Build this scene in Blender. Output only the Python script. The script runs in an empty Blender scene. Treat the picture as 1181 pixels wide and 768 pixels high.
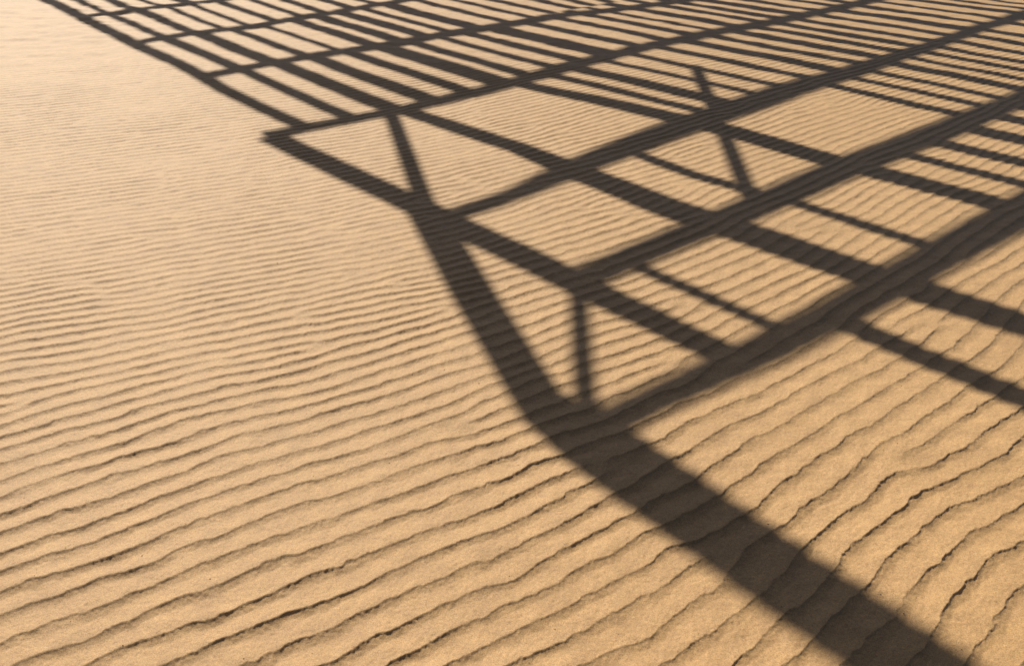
import bpy, math, random
import numpy as np

random.seed(7)
rng = np.random.default_rng(41)
scene = bpy.context.scene
col = scene.collection

# ------------------------------------------------------------------ sun / frame
SUN_EL = math.radians(36.0)
SUN_AZ = math.radians(116.0)             # counter-clockwise from +X: ahead and to the left
HX, HY = math.cos(SUN_AZ), math.sin(SUN_AZ)
COT = 1.0 / math.tan(SUN_EL)
TH = -0.8446                             # direction of the slats on the ground
CT, ST = math.cos(TH), math.sin(TH)
CANOPY_H = 3.4


# ------------------------------------------------------------------ materials
def new_mat(name):
    m = bpy.data.materials.new(name)
    m.use_nodes = True
    nt = m.node_tree
    return m, nt, nt.nodes["Principled BSDF"]


def sand_material():
    m, nt, b = new_mat("dune_sand")
    N, L = nt.nodes, nt.links
    tc = N.new("ShaderNodeTexCoord")

    def noise(scale, detail=3.0, rough=0.6):
        n = N.new("ShaderNodeTexNoise")
        n.inputs["Scale"].default_value = scale
        n.inputs["Detail"].default_value = detail
        n.inputs["Roughness"].default_value = rough
        L.new(tc.outputs["Object"], n.inputs["Vector"])
        return n

    def ramp(src, stops):
        r = N.new("ShaderNodeValToRGB")
        e = r.color_ramp.elements
        while len(e) < len(stops):
            e.new(0.5)
        for k, (p, c) in enumerate(stops):
            e[k].position = p
            e[k].color = (*c, 1)
        L.new(src, r.inputs["Fac"])
        return r

    def mix(kind, fac, a, bb):
        x = N.new("ShaderNodeMix")
        x.data_type = "RGBA"
        x.blend_type = kind
        if isinstance(fac, float):
            x.inputs[0].default_value = fac
        else:
            L.new(fac, x.inputs[0])
        L.new(a, x.inputs[6])
        L.new(bb, x.inputs[7])
        return x.outputs[2]

    # broad drift of tone: paler and redder sand sorted by the wind
    base = ramp(noise(1.3, 4, 0.55).outputs["Fac"],
                [(0.30, (0.474, 0.284, 0.104)), (0.70, (0.520, 0.317, 0.122))]).outputs["Color"]
    # mineral grains
    g1 = ramp(noise(420, 2, 0.7).outputs["Fac"],
              [(0.32, (0.60, 0.56, 0.52)), (0.50, (1, 1, 1)), (0.68, (1.26, 1.28, 1.31))]).outputs["Color"]
    g2 = ramp(noise(130, 3, 0.7).outputs["Fac"],
              [(0.33, (0.84, 0.82, 0.80)), (0.66, (1.12, 1.13, 1.14))]).outputs["Color"]
    c = mix("MULTIPLY", 1.0, base, g1)
    c = mix("MULTIPLY", 0.8, c, g2)
    g3 = ramp(noise(11, 5, 0.6).outputs["Fac"],
              [(0.30, (0.87, 0.85, 0.83)), (0.70, (1.09, 1.095, 1.10))]).outputs["Color"]
    c = mix("MULTIPLY", 1.0, c, g3)
    # rare dark grains
    vor = N.new("ShaderNodeTexVoronoi")
    vor.inputs["Scale"].default_value = 170
    L.new(tc.outputs["Object"], vor.inputs["Vector"])
    dark = ramp(vor.outputs["Distance"], [(0.07, (1, 1, 1)), (0.12, (0, 0, 0))])
    pick = ramp(noise(37, 1, 0.5).outputs["Fac"], [(0.60, (0, 0, 0)), (0.63, (1, 1, 1))])
    mm = N.new("ShaderNodeMath")
    mm.operation = "MULTIPLY"
    L.new(dark.outputs["Color"], mm.inputs[0])
    L.new(pick.outputs["Color"], mm.inputs[1])
    dk = N.new("ShaderNodeRGB")
    dk.outputs[0].default_value = (0.16, 0.105, 0.06, 1)
    c = mix("MIX", mm.outputs[0], c, dk.outputs[0])
    L.new(c, b.inputs["Base Color"])
    b.inputs["Roughness"].default_value = 0.74
    b.inputs["Diffuse Roughness"].default_value = 0.15
    b.inputs["Sheen Weight"].default_value = 0.25
    b.inputs["Sheen Roughness"].default_value = 0.5
    b.inputs["Sheen Tint"].default_value = (1.0, 0.86, 0.66, 1)
    b.inputs["Specular IOR Level"].default_value = 0.66
    # relief of clumps and grains
    b1 = N.new("ShaderNodeBump")
    b1.inputs["Distance"].default_value = 0.0030
    b1.inputs["Strength"].default_value = 0.52
    L.new(noise(95, 5, 0.72).outputs["Fac"], b1.inputs["Height"])
    b2 = N.new("ShaderNodeBump")
    b2.inputs["Distance"].default_value = 0.0011
    b2.inputs["Strength"].default_value = 0.6
    L.new(noise(520, 2, 0.7).outputs["Fac"], b2.inputs["Height"])
    L.new(b1.outputs["Normal"], b2.inputs["Normal"])
    L.new(b2.outputs["Normal"], b.inputs["Normal"])
    return m


def wood_material():
    m, nt, b = new_mat("weathered_wood")
    N, L = nt.nodes, nt.links
    tc = N.new("ShaderNodeTexCoord")
    n = N.new("ShaderNodeTexNoise")
    n.inputs["Scale"].default_value = 14
    n.inputs["Detail"].default_value = 5
    L.new(tc.outputs["Object"], n.inputs["Vector"])
    r = N.new("ShaderNodeValToRGB")
    r.color_ramp.elements[0].color = (0.10, 0.075, 0.055, 1)
    r.color_ramp.elements[1].color = (0.24, 0.19, 0.145, 1)
    L.new(n.outputs["Fac"], r.inputs["Fac"])
    L.new(r.outputs["Color"], b.inputs["Base Color"])
    b.inputs["Roughness"].default_value = 0.8
    return m


def plain_material(name, rgb, rough=0.8):
    m, nt, b = new_mat(name)
    N, L = nt.nodes, nt.links
    n = N.new("ShaderNodeTexNoise")
    n.inputs["Scale"].default_value = 300
    r = N.new("ShaderNodeValToRGB")
    r.color_ramp.elements[0].color = (*[0.7 * x for x in rgb], 1)
    r.color_ramp.elements[1].color = (*[1.25 * x for x in rgb], 1)
    L.new(n.outputs["Fac"], r.inputs["Fac"])
    L.new(r.outputs["Color"], b.inputs["Base Color"])
    b.inputs["Roughness"].default_value = rough
    return m


# ------------------------------------------------------------------ sand relief
DX = 0.016
GX0, GX1, GY0, GY1 = -9.0, 9.0, -0.6, 14.0


def smooth(a, b, x):
    t = np.clip((x - a) / (b - a), 0, 1)
    return t * t * (3 - 2 * t)


def ripple_field():
    """Wind-ripple pattern: a complex wave whose phase runs across the crests."""
    nx, ny = int((GX1 - GX0) / DX), int((GY1 - GY0) / DX)
    kx = np.fft.fftfreq(nx, DX)[None, :] * 2 * np.pi
    ky = np.fft.fftfreq(ny, DX)[:, None] * 2 * np.pi
    kr = np.hypot(kx, ky)
    ka = np.arctan2(ky, kx)
    X = (GX0 + DX * np.arange(nx))[None, :] + np.zeros((ny, 1))
    Y = (GY0 + DX * np.arange(ny))[:, None] + np.zeros((1, nx))
    # crest bearing (deg) as seen in different places of the sand
    S = [(-1.1, 1.95, 33), (-0.35, 1.65, 30), (-1.05, 1.7, 37), (-1.3, 2.9, 22), (-1.7, 3.9, 21), (-1.9, 4.6, 23), (-0.75, 2.25, 30),
         (1.05, 1.8, 43), (0.7, 1.9, 42), (1.1, 2.1, 43), (0.3, 2.3, 39), (0.1, 1.5, 30), (0.45, 2.0, 39),
         (0.2, 5.0, 46), (0.6, 3.7, 46), (1.7, 2.8, 46), (1.7, 5.2, 41), (-0.2, 4.4, 27), (-3.2, 6.0, 20),
         (-0.4, 3.0, 23), (3.5, 5.5, 42), (2.5, 8.0, 36), (-0.5, 8.5, 26), (-5.0, 9.0, 18)]
    num = np.zeros((ny, nx)); den = np.zeros((ny, nx))
    for sx, sy, a in S:
        sig = 0.22 + 0.12 * sy
        w = np.exp(-0.5 * ((X - sx) ** 2 + (Y - sy) ** 2) / sig ** 2) + 1e-3 / (1 + (X - sx) ** 2 + (Y - sy) ** 2)
        num += w * a; den += w
    ang = num / den
    left = 1 - smooth(-0.2, 0.9, X)
    lam = left * np.clip(0.081 - 0.020 * np.maximum(Y - 1.9, 0), 0.057, 0.081) \
        + (1 - left) * np.clip(0.082 - 0.0095 * np.maximum(Y - 2.2, 0), 0.058, 0.082)

    bank_a = np.arange(6, 60, 8)
    bank_l = np.array([0.056, 0.068, 0.082])
    filt, wts = [], []
    for l in bank_l:
        for a in bank_a:
            th = math.radians(a - 90)             # lee side: away from the sun, towards the camera
            da = np.angle(np.exp(1j * (ka - th)))
            k0 = 2 * np.pi / l
            filt.append(np.exp(-0.5 * (da / math.radians(8.5)) ** 2 - 0.5 * ((kr - k0) / (0.13 * k0)) ** 2))
            wl = np.clip(1 - np.abs(lam - l) / 0.013, 0, 1)
            wts.append(np.clip(1 - np.abs(ang - a) / 8.0, 0, 1) * wl)
    z = rng.normal(size=(ny, nx)) + 1j * rng.normal(size=(ny, nx))
    for it in range(5):
        F = np.fft.fft2(z)
        z = 0
        for f, w in zip(filt, wts):
            z = z + w * np.fft.ifft2(F * f)
        if it < 4:
            z = z / (np.abs(z) + 1e-9) ** 0.85
        if it == 3:                                  # places where crests break up, fork and merge
            m = 0.75 + 2.6 * np.exp(-((X - 1.55) / 0.55) ** 2 - ((Y - 2.75) / 0.55) ** 2) \
                + 1.5 * np.exp(-((X + 0.45) / 0.45) ** 2 - ((Y - 2.15) / 0.30) ** 2) \
                + 1.3 * np.exp(-((X + 0.95) / 0.35) ** 2 - ((Y - 1.55) / 0.25) ** 2)
            z = z + m * (rng.normal(size=(ny, nx)) + 1j * rng.normal(size=(ny, nx)))
    z /= np.sqrt(np.mean(np.abs(z) ** 2))
    # finer sampling by zero padding
    F = np.fft.fftshift(np.fft.fft2(z))
    P = np.zeros((2 * ny, 2 * nx), complex)
    P[ny - ny // 2: ny - ny // 2 + ny, nx - nx // 2: nx - nx // 2 + nx] = F
    return np.fft.ifft2(np.fft.ifftshift(P)) * 4


def bilinear(A, fx, fy):
    ny, nx = A.shape
    ix = np.floor(fx).astype(np.int64); iy = np.floor(fy).astype(np.int64)
    tx, ty = fx - ix, fy - iy
    x0, x1, y0, y1 = ix % nx, (ix + 1) % nx, iy % ny, (iy + 1) % ny
    return (A[y0, x0] * (1 - tx) + A[y0, x1] * tx) * (1 - ty) + (A[y1, x0] * (1 - tx) + A[y1, x1] * tx) * ty


def noise_tile(n, lo, hi, slope=1.0):
    """periodic random field with wavelengths lo..hi samples, unit variance"""
    k = np.hypot(np.fft.fftfreq(n)[None, :], np.fft.fftfreq(n)[:, None])
    k[0, 0] = 1
    amp = np.where((k >= 1.0 / hi) & (k <= 1.0 / lo), k ** -slope, 0)
    A = np.real(np.fft.ifft2(np.fft.fft2(rng.normal(size=(n, n))) * amp))
    return (A / A.std()).astype(np.float64)


Z = ripple_field()
T_big = noise_tile(256, 16, 128, 1.5)
T_mid = noise_tile(512, 8, 64, 1.2)
T_fine = noise_tile(1024, 4, 24, 1.0)


def smp(T, x, y, cell, ox=0.0, oy=0.0):
    return bilinear(T, x / cell + ox, y / cell + oy)


def sand_height(x, y, s):
    inside = smooth(GX0, GX0 + 1, x) * (1 - smooth(GX1 - 1, GX1, x)) * smooth(0.0, 0.5, y) * (1 - smooth(10.0, 13.0, y))
    # jagged little steps of the crest line
    jag = 1 - 0.55 * smooth(1.9, 3.2, y)
    jx = 0.0008 * smp(T_fine, x, y, 0.0018) + 0.0026 * jag * smp(T_mid, x, y, 0.0045)
    jy = 0.0008 * smp(T_fine, x, y, 0.0018, 311, 77) + 0.0026 * jag * smp(T_mid, x, y, 0.0045, 99, 201)
    jx = jx + 0.007 * jag * smp(T_big, x, y, 0.009, 12, 33)
    jy = jy + 0.007 * jag * smp(T_big, x, y, 0.009, 88, 140)
    fx = (x + jx - GX0) / (DX / 2); fy = (y + jy - GY0) / (DX / 2)
    z = bilinear(Z, np.clip(fx, 0, Z.shape[1] - 2), np.clip(fy, 0, Z.shape[0] - 2))
    t = (np.angle(z) / (2 * np.pi) + 0.03 * smp(T_mid, x, y, 0.012, 5, 9)) % 1.0
    A = np.clip(np.abs(z) / 0.42, 0, 1) ** 1.2
    A = A * np.clip(0.86 + 0.10 * smp(T_mid, x, y, 0.02, 40, 300) + 0.09 * smp(T_big, x, y, 0.012, 3, 8), 0.25, 1.15)
    c = 0.70
    up = np.clip(t / c, 0, 1)
    stoss = 0.62 * up + 0.38 * (0.5 - 0.5 * np.cos(np.pi * up))
    dn = np.clip((1 - t) / (1 - c), 0, 1)
    lee = 0.48 * dn ** 7.0 + 0.52 * (0.5 * dn ** 1.3 + 0.5 * (0.5 - 0.5 * np.cos(np.pi * dn)))
    prof = np.where(t < c, stoss, lee) - 0.45
    # ripples die out in the far left where the sand is blown smooth
    fade = 1 - 0.95 * smooth(5.7, 7.0, y + 0.16 * smp(T_big, x, y, 0.02) - 0.25 * np.maximum(x + 1.0, 0))
    h = 0.0072 * (1 - 0.26 * smooth(1.9, 3.6, y)) * prof * A * inside * fade
    patch = smooth(5.0, 7.5, y) * inside
    h += patch * (0.0016 + 0.0026 * smooth(2.0, 3.2, -x - 0.1 * (y - 5))) * smp(T_mid, x / 1.9, y, 0.014, 70, 20)
    h += inside * (0.00028 * smp(T_fine, x, y, 0.0030, 20, 500) + 0.00070 * smp(T_mid, x, y, 0.0060, 120, 44))
    near = 1.0 / (1 + np.hypot(x, y) / 60.0)
    h += 0.0022 * smp(T_big, x, y, 0.035, 17, 60) * near
    h += 0.35 * smp(T_big, x, y, 1.7, 90, 10) * smooth(18, 60, np.hypot(x, y))
    return h


def build_sand():
    k = 1.0 / 1096.0
    s_f = np.arange(-0.66, 0.6601, 0.92 * k)
    ext = 0.66 + np.cumsum(np.concatenate([0.92 * k * 1.012 ** np.arange(1, 161), 0.0057 * 1.32 ** np.arange(1, 28)]))
    s = np.concatenate([-ext[::-1], s_f, ext])
    ys = [1.0]
    while ys[-1] < 10.0:
        d = ys[-1]
        step = 0.92 * (d * d + 2.56) / (1.6 * 1096.0)
        ys.append(d + min(step, 0.0095))
    st = 0.0095
    while ys[-1] < 2500:
        st *= 1.09
        ys.append(ys[-1] + st)
    low = [1.0]; st = 0.003
    while low[-1] > -150:
        low.append(low[-1] - st); st *= 1.10
    y = np.array(low[:0:-1] + ys)
    w = np.where(y > 1.0, y, 1.0)
    w = np.sqrt(w ** 2 + 0.25)
    Xg = (s[None, :] * w[:, None]); Yg = np.repeat(y[:, None], len(s), 1)
    Sg = np.repeat(s[None, :], len(y), 0)
    Zg = np.empty_like(Xg)
    for r in range(0, len(y), 128):
        sl = slice(r, r + 128)
        Zg[sl] = sand_height(Xg[sl], Yg[sl], Sg[sl])
    ny, nx = Xg.shape
    co = np.stack([Xg, Yg, Zg], -1).reshape(-1, 3).astype(np.float32)
    i = (np.arange(ny - 1)[:, None] * nx + np.arange(nx - 1)[None, :]).ravel()
    quads = np.stack([i, i + 1, i + nx + 1, i + nx], 1).astype(np.int32)
    me = bpy.data.meshes.new("sand")
    me.vertices.add(len(co)); me.vertices.foreach_set("co", co.ravel())
    me.loops.add(quads.size); me.loops.foreach_set("vertex_index", quads.ravel())
    me.polygons.add(len(quads))
    me.polygons.foreach_set("loop_start", np.arange(0, quads.size, 4, dtype=np.int32))
    me.polygons.foreach_set("use_smooth", np.ones(len(quads), bool))
    me.update(calc_edges=True)
    me.materials.append(sand_material())
    o = bpy.data.objects.new("sand", me)
    col.objects.link(o)
    o["kind"] = "structure"
    o["label"] = "golden rippled desert sand crossed by the lattice shadow"
    return o


sand = build_sand()


# ------------------------------------------------------------------ loose coarse grit on the sand
def build_grit():
    verts, faces, mats = [], [], []
    base = [(1, 0, 0), (-1, 0, 0), (0, 1, 0), (0, -1, 0), (0, 0, 1), (0, 0, -1)]
    tri = [(0, 2, 4), (2, 1, 4), (1, 3, 4), (3, 0, 4), (2, 0, 5), (1, 2, 5), (3, 1, 5), (0, 3, 5)]
    n = 600
    yy = 1.15 + 3.3 * rng.random(n) ** 1.6
    xx = (rng.random(n) - 0.5) * 1.5 * (yy + 0.3)
    hh = sand_height(xx, yy, xx * 0)
    for x, y, h in zip(xx, yy, hh):
        r = 0.0006 + 0.0015 * random.random() ** 3.5
        q = len(verts)
        a = random.random() * 6.28
        sx, sy, sz = (r * random.uniform(0.7, 1.3) for _ in range(3))
        for bx, by, bz in base:
            px, py = bx * sx, by * sy
            verts.append((x + px * math.cos(a) - py * math.sin(a), y + px * math.sin(a) + py * math.cos(a), h + r * 0.35 + bz * sz * 0.8))
        mi = 0 if random.random() < 0.7 else 1
        for f in tri:
            faces.append(tuple(q + v for v in f)); mats.append(mi)
    me = bpy.data.meshes.new("grit")
    me.from_pydata(verts, [], faces)
    me.materials.append(plain_material("dark_grit", (0.13, 0.085, 0.055)))
    me.materials.append(plain_material("pale_grit", (0.62, 0.50, 0.36)))
    me.polygons.foreach_set("material_index", mats)
    o = bpy.data.objects.new("grit", me)
    col.objects.link(o)
    o["kind"] = "stuff"
    o["label"] = "tiny dark and pale coarse grains scattered over the rippled sand"
    o["category"] = "grit"


build_grit()

# ------------------------------------------------------------------ the slatted canopy that throws the shadow
WOOD = wood_material()
ORIGIN = (-13.0, 18.0)


def gxy(u, v):
    return (u * CT - v * ST, u * ST + v * CT)


class Part:
    def __init__(self):
        self.v, self.f = [], []

    def prism(self, ground, z, th):
        """a board whose shadow outline on the sand is `ground`; z = mid height"""
        n = len(ground); q = len(self.v)
        zs = list(z) if isinstance(z, (list, tuple)) else [z] * n
        for dz in (-th / 2, th / 2):
            for (x, y), zz in zip(ground, zs):
                self.v.append((x + zz * COT * HX - ORIGIN[0], y + zz * COT * HY - ORIGIN[1], zz + dz))
        self.f.append(tuple(q + i for i in range(n)))
        self.f.append(tuple(q + n + i for i in reversed(range(n))))
        for i in range(n):
            j = (i + 1) % n
            self.f.append((q + i, q + n + i, q + n + j, q + j))

    def strip(self, pts, z, th, cut=0.0):
        """pts: (x, y, width) stations of one board"""
        left, right = [], []
        for k, (x, y, w) in enumerate(pts):
            a = pts[max(k - 1, 0)]; b = pts[min(k + 1, len(pts) - 1)]
            dx, dy = b[0] - a[0], b[1] - a[1]
            l = math.hypot(dx, dy); nx, ny = -dy / l, dx / l
            spread = th * COT * abs(nx * HX + ny * HY)
            h = max(w * 1.06 - spread, 0.012) / 2
            left.append((x + nx * h, y + ny * h)); right.append((x - nx * h, y - ny * h))
        for k in range(len(pts) - 1):
            zk = [z[k], z[k + 1], z[k + 1], z[k]] if isinstance(z, (list, tuple)) else z
            self.prism([left[k], left[k + 1], right[k + 1], right[k]], zk, th)

    def build(self, name, parent):
        import bmesh
        me = bpy.data.meshes.new(name)
        me.from_pydata(self.v, [], self.f)
        bm = bmesh.new(); bm.from_mesh(me)
        bmesh.ops.recalc_face_normals(bm, faces=bm.faces)
        bm.to_mesh(me); bm.free()
        me.materials.append(WOOD)
        o = bpy.data.objects.new(name, me)
        col.objects.link(o)
        o.parent = parent
        return o


canopy = bpy.data.objects.new("slatted_canopy", None)
col.objects.link(canopy)
canopy.location = (ORIGIN[0], ORIGIN[1], 0)
canopy["label"] = "dark timber canopy of slats and beams casting the lattice shadow on the sand"
canopy["category"] = "canopy"

H = CANOPY_H


def uvw(pts):
    return [(*gxy(u, v), w) for (u, v, w) in pts]


# beams (u, v, shadow width)
BEAMS = {
    "a": [(-8.50, 2.76, .15), (-8.46, 3.6, .15), (-8.55, 11.3, .16)],
    "b": [(-7.29, 2.69, .155), (-7.25, 3.2, .16), (-7.21, 3.67, .17), (-7.27, 4.0, .17), (-7.31, 4.7, .17), (-7.33, 11.3, .18)],
    "c": [(-6.00, 2.64, .15), (-6.04, 3.1, .15), (-6.03, 3.5, .17), (-5.97, 4.2, .20), (-5.94, 5.0, .21), (-5.88, 5.8, .19),
          (-5.72, 6.4, .17), (-5.63, 7.1, .17), (-5.6, 11.3, .17)],
    "d": [(-4.63, 2.325, .16), (-4.61, 2.6, .15), (-4.55, 3.1, .16), (-4.55, 3.8, .18), (-4.62, 4.7, .195), (-4.65, 5.6, .195),
          (-4.62, 6.3, .19), (-4.55, 7.0, .19), (-4.53, 8.3, .18), (-4.5, 11.3, .18)],
    "e": [(-3.07, 2.25, .13), (-3.08, 2.75, .14), (-3.15, 3.2, .20), (-3.22, 3.9, .25), (-3.29, 5.2, .255), (-3.28, 6.2, .21),
          (-3.28, 7.0, .175), (-3.33, 8.0, .165), (-3.34, 11.3, .165)],
    "f": [(-2.26, 2.25, .17), (-2.25, 3.3, .20), (-2.27, 4.3, .23), (-2.25, 5.2, .235), (-2.24, 6.2, .20), (-2.2, 11.3, .20)],
    "g": [(-1.54, 1.58, .16), (-1.53, 1.9, .15), (-1.49, 2.4, .175), (-1.455, 3.2, .21), (-1.43, 4.3, .235), (-1.4, 11.3, .24)],
}
for k in ("a", "b", "c", "d", "e", "f", "g"):
    p = Part(); p.strip(uvw(BEAMS[k]), H, 0.025); p.build("beam", canopy)
for u in (-9.72, -10.95, -12.2):
    p = Part(); p.strip(uvw([(u, 2.7, .16), (u, 11.3, .16)]), H, 0.025); p.build("beam", canopy)

# bright gaps between slats, per bay: (v at the far beam, lower/upper; v at the near beam, lower/upper)
GAPS = {
    ("ab", -8.50, -7.27): [(2.801, 2.928, 2.758, 2.885), (3.027, 3.165, 2.976, 3.113), (3.289, 3.44, 3.228, 3.378), (3.516, 3.669, 3.446, 3.598), (3.727, 3.90, 3.647, 3.83), (4.002, 4.156, 3.932, 4.086)],
    ("bc", -7.27, -6.00): [(2.746, 2.873, 2.716, 2.844), (2.985, 3.128, 2.955, 3.098), (3.263, 3.416, 3.231, 3.384), (3.51, 3.704, 3.478, 3.671), (3.761, 3.956, 3.728, 3.922), (4.09, 4.182, 4.055, 4.147), (4.32, 4.414, 4.284, 4.378), (4.555, 4.674, 4.518, 4.636), (4.77, 4.901, 4.732, 4.863), (5.066, 5.245, 5.027, 5.225)],
    ("cd", -6.00, -4.60): [(2.692, 2.867, 2.628, 2.803), (2.963, 3.119, 2.911, 3.066), (3.257, 3.391, 3.217, 3.351), (3.528, 3.67, 3.5, 3.642), (3.787, 3.928, 3.77, 3.911), (4.11, 4.2, 4.106, 4.197), (4.31, 4.462, 4.317, 4.469), (4.548, 4.7, 4.566, 4.717), (4.816, 4.941, 4.845, 4.97), (5.139, 5.315, 5.183, 5.359), (5.432, 5.616, 5.489, 5.673), (5.725, 5.89, 5.794, 5.959), (6.001, 6.144, 6.082, 6.225), (6.221, 6.373, 6.312, 6.464), (6.503, 6.658, 6.607, 6.761), (6.767, 6.875, 6.881, 6.989), (6.995, 7.121, 7.12, 7.246), (7.263, 7.402, 7.4, 7.538)],
    ("de", -4.60, -3.26): [(4.182, 4.318, 4.286, 4.421), (4.421, 4.539, 4.524, 4.641), (4.691, 4.87, 4.792, 4.98), (4.955, 5.146, 5.06, 5.247), (5.237, 5.443, 5.337, 5.543), (5.556, 5.747, 5.655, 5.846), (5.895, 6.046, 5.993, 6.144), (6.163, 6.298, 6.26, 6.395), (6.44, 6.56, 6.535, 6.65), (6.685, 6.81, 6.775, 6.90), (6.936, 7.065, 7.03, 7.15), (7.182, 7.36, 7.275, 7.45), (7.475, 7.646, 7.568, 7.739), (7.805, 7.98, 7.896, 8.07), (8.103, 8.277, 8.19, 8.367), (8.379, 8.59, 8.469, 8.679)],
    ("ef", -3.26, -2.25): [(5.269, 5.49, 5.269, 5.49), (5.585, 5.77, 5.585, 5.77), (5.853, 6.02, 5.853, 6.02), (6.10, 6.29, 6.10, 6.29), (6.41, 6.55, 6.41, 6.55), (6.63, 6.78, 6.63, 6.78), (6.87, 7.01, 6.87, 7.01), (7.10, 7.27, 7.10, 7.27), (7.37, 7.56, 7.37, 7.56), (7.66, 7.82, 7.66, 7.82), (7.92, 8.25, 7.92, 8.25), (8.37, 8.52, 8.37, 8.52)],
    ("fg", -2.25, -1.48): [(4.39, 4.59, 4.39, 4.59), (4.68, 4.89, 4.68, 4.89), (5.01, 5.24, 5.01, 5.24), (5.39, 5.60, 5.39, 5.60), (5.73, 5.90, 5.73, 5.90)],
    ("za", -9.72, -8.50): [(2.84, 2.97, 2.79, 2.93), (3.06, 3.19, 3.01, 3.148), (3.31, 3.46, 3.26, 3.413), (3.53, 3.68, 3.48, 3.635)],
    ("zb", -10.95, -9.72): [(2.86, 3.0, 2.84, 2.97)],
    ("zc", -12.2, -10.95): [(2.9, 3.04, 2.86, 3.0)],
}
for (nm, u0, u1), g in GAPS.items():
    g = list(g)
    while g[-1][1] < 11.0:                    # the slats run on to the right, beyond the picture
        w = random.uniform(.11, .19); s_ = random.uniform(.08, .14)
        a, b = g[-1][1] + s_, g[-1][3] + s_
        g.append((a, a + w, b, b + w))
    p = Part()
    z, th = H + 0.03, 0.02
    for i in range(len(g) - 1):
        a0, a1, b0, b1 = g[i][1], g[i + 1][0], g[i][3], g[i + 1][2]
        sp = th * COT * abs(ST * 0 + math.sin(TH - SUN_AZ))
        kk = 1.1 if -8 < u0 < -3.5 else (1.25 if u0 > -5 else 1.0)
        ca, wa = (a0 + a1) / 2, max((a1 - a0) * kk - sp, .07)
        cb, wb = (b0 + b1) / 2, max((b1 - b0) * kk - sp, .07)
        bow = random.uniform(-0.008, 0.008)
        st = []
        for k in range(5):
            t = k / 4
            v = ca + (cb - ca) * t + bow * math.sin(math.pi * t)
            st.append((u0 + (u1 - u0) * t, v, wa + (wb - wa) * t))
        for k in range(4):
            (ua, va, w0), (ub, vb, w1) = st[k], st[k + 1]
            p.prism([gxy(ua, va - w0 / 2), gxy(ub, vb - w1 / 2), gxy(ub, vb + w1 / 2), gxy(ua, va + w0 / 2)], z, th)
    p.build("slat_panel", canopy)

# edge boards and rafters lying along the slats
RAFTERS = [
    [(-12.3, 2.85, .12), (-9.33, 2.80, .125), (-8.55, 2.755, .125), (-7.19, 2.685, .12), (-6.39, 2.655, .115), (-6.0, 2.63, .115),
     (-5.66, 2.595, .11), (-5.06, 2.575, .11), (-4.55, 2.57, .11)],
    [(-4.60, 2.345, .155), (-3.1, 2.325, .16), (-2.5, 2.32, .165), (-1.55, 2.32, .14)],
    [(-4.60, 3.17, .14), (-3.6, 3.215, .15), (-3.2, 3.19, .18), (-2.5, 3.155, .205), (-2.0, 3.19, .215), (-1.5, 3.215, .20), (-0.98, 3.25, .18), (1.4, 3.4, .18)],
    [(-3.22, 3.61, .095), (-2.7, 3.575, .095), (-2.1, 3.635, .09), (-1.5, 3.63, .09)],
    [(-4.60, 4.07, .13), (-4.2, 4.12, .15), (-3.7, 4.205, .175), (-3.0, 4.275, .20), (-2.3, 4.27, .19), (-1.5, 4.30, .18)],
    [(-2.26, 2.60, .075), (-1.5, 2.60, .075)],
    [(-1.46, 2.81, .12), (-0.78, 2.785, .13), (1.4, 2.72, .13)],
]
for r in RAFTERS:
    p = Part(); p.strip(uvw(r), H + 0.03, 0.02); p.build("rafter", canopy)

# flat diagonal braces and the long raking strut
for br in ([(-4.60, 3.12, .085), (-3.2, 2.34, .095)],
           [(-4.06, 5.28, .085), (-2.33, 3.53, .09)],
           [(-2.25, 2.33, .07), (-1.55, 1.67, .075)]):
    p = Part(); p.strip(uvw(br), H - 0.03, 0.02); p.build("brace", canopy)

leg = [(-3.16, 2.305, .16), (-2.4, 1.955, .16), (-1.66, 1.625, .155)]
leg_xy = uvw(leg)
p = Part(); p.strip(leg_xy, H - 0.03, 0.02); p.build("strut", canopy)
foot = [(0.10, 2.385, .18), (0.235, 2.21, .24), (0.434, 1.949, .238), (0.782, 1.484, .238), (1.2, 0.925, .238), (6.5, -6.3, .238)]
foot_z = [H - 0.03, H + 0.05, H + 0.4, H + 1.0, H + 1.2, H + 1.2]      # it rises towards its post
p = Part(); p.strip(foot, foot_z, 0.03); p.build("strut", canopy)


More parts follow.
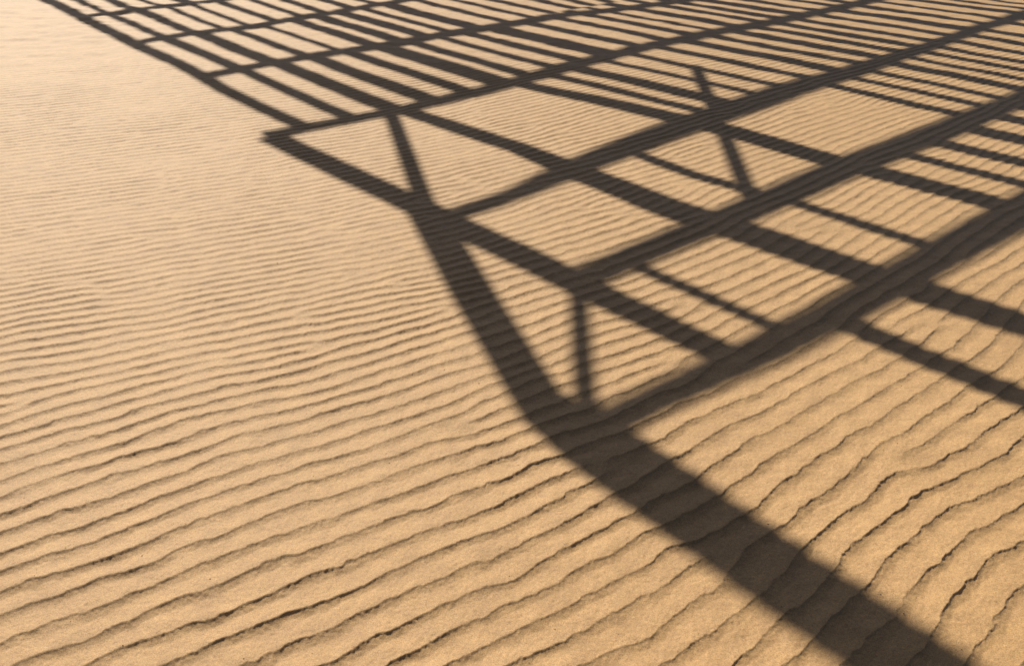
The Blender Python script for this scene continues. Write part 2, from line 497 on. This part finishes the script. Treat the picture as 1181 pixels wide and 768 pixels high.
def post(x, y, top):
    p = Part()
    q = len(p.v)
    r = 0.07
    x -= ORIGIN[0]; y -= ORIGIN[1]
    for zz in (-0.3, top):
        for dx, dy in ((-r, -r), (r, -r), (r, r), (-r, r)):
            p.v.append((x + dx, y + dy, zz))
    p.f += [(0, 1, 2, 3), (7, 6, 5, 4)] + [(i, 4 + i, 4 + (i + 1) % 4, (i + 1) % 4) for i in range(4)]
    p.build("post", canopy)


for (u, v) in ((-12.2, 3.0), (-12.2, 7.0), (-12.2, 11.2), (-8.5, 11.2), (-4.5, 11.2), (-1.4, 11.2)):
    gx, gy = gxy(u, v)
    post(gx + H * COT * HX, gy + H * COT * HY, H - 0.02)
post(6.44 + (H + 1.2) * COT * HX, -6.22 + (H + 1.2) * COT * HY, H + 1.18)

# ------------------------------------------------------------------ sky and sun
world = bpy.data.worlds.new("World")
scene.world = world
world.use_nodes = True
wn = world.node_tree
sky = wn.nodes.new("ShaderNodeTexSky")
sky.sky_type = "NISHITA"
sky.sun_disc = False
sky.air_density = 0.45
sky.dust_density = 1.3
sky.sun_elevation = SUN_EL
sky.sun_rotation = math.radians(90) - SUN_AZ
wn.links.new(sky.outputs["Color"], wn.nodes["Background"].inputs["Color"])
wn.nodes["Background"].inputs["Strength"].default_value = 0.05

sl = bpy.data.lights.new("sun", "SUN")
sl.energy = 5.0
sl.angle = math.radians(0.53)
sl.color = (1.0, 0.90, 0.77)
so = bpy.data.objects.new("sun", sl)
col.objects.link(so)
from mathutils import Vector
d = Vector((HX * math.cos(SUN_EL), HY * math.cos(SUN_EL), math.sin(SUN_EL)))
so.rotation_euler = d.to_track_quat("Z", "Y").to_euler()
so.location = (d * 50)

# ------------------------------------------------------------------ camera
cam = bpy.data.cameras.new("camera")
cam.sensor_width = 36.0
cam.lens = 36.0 * 1096.0 / 1181.0
cam.clip_start = 0.05
cam.clip_end = 6000
co = bpy.data.objects.new("camera", cam)
col.objects.link(co)
co.location = (0, 0, 1.6)
co.rotation_euler = (math.radians(90) - 0.51366, 0, 0)
scene.camera = co

vs = scene.view_settings
vs.view_transform = "Standard"
vs.look = "None"
vs.gamma = 1.0
vs.use_curve_mapping = False
vs.exposure = 0.36
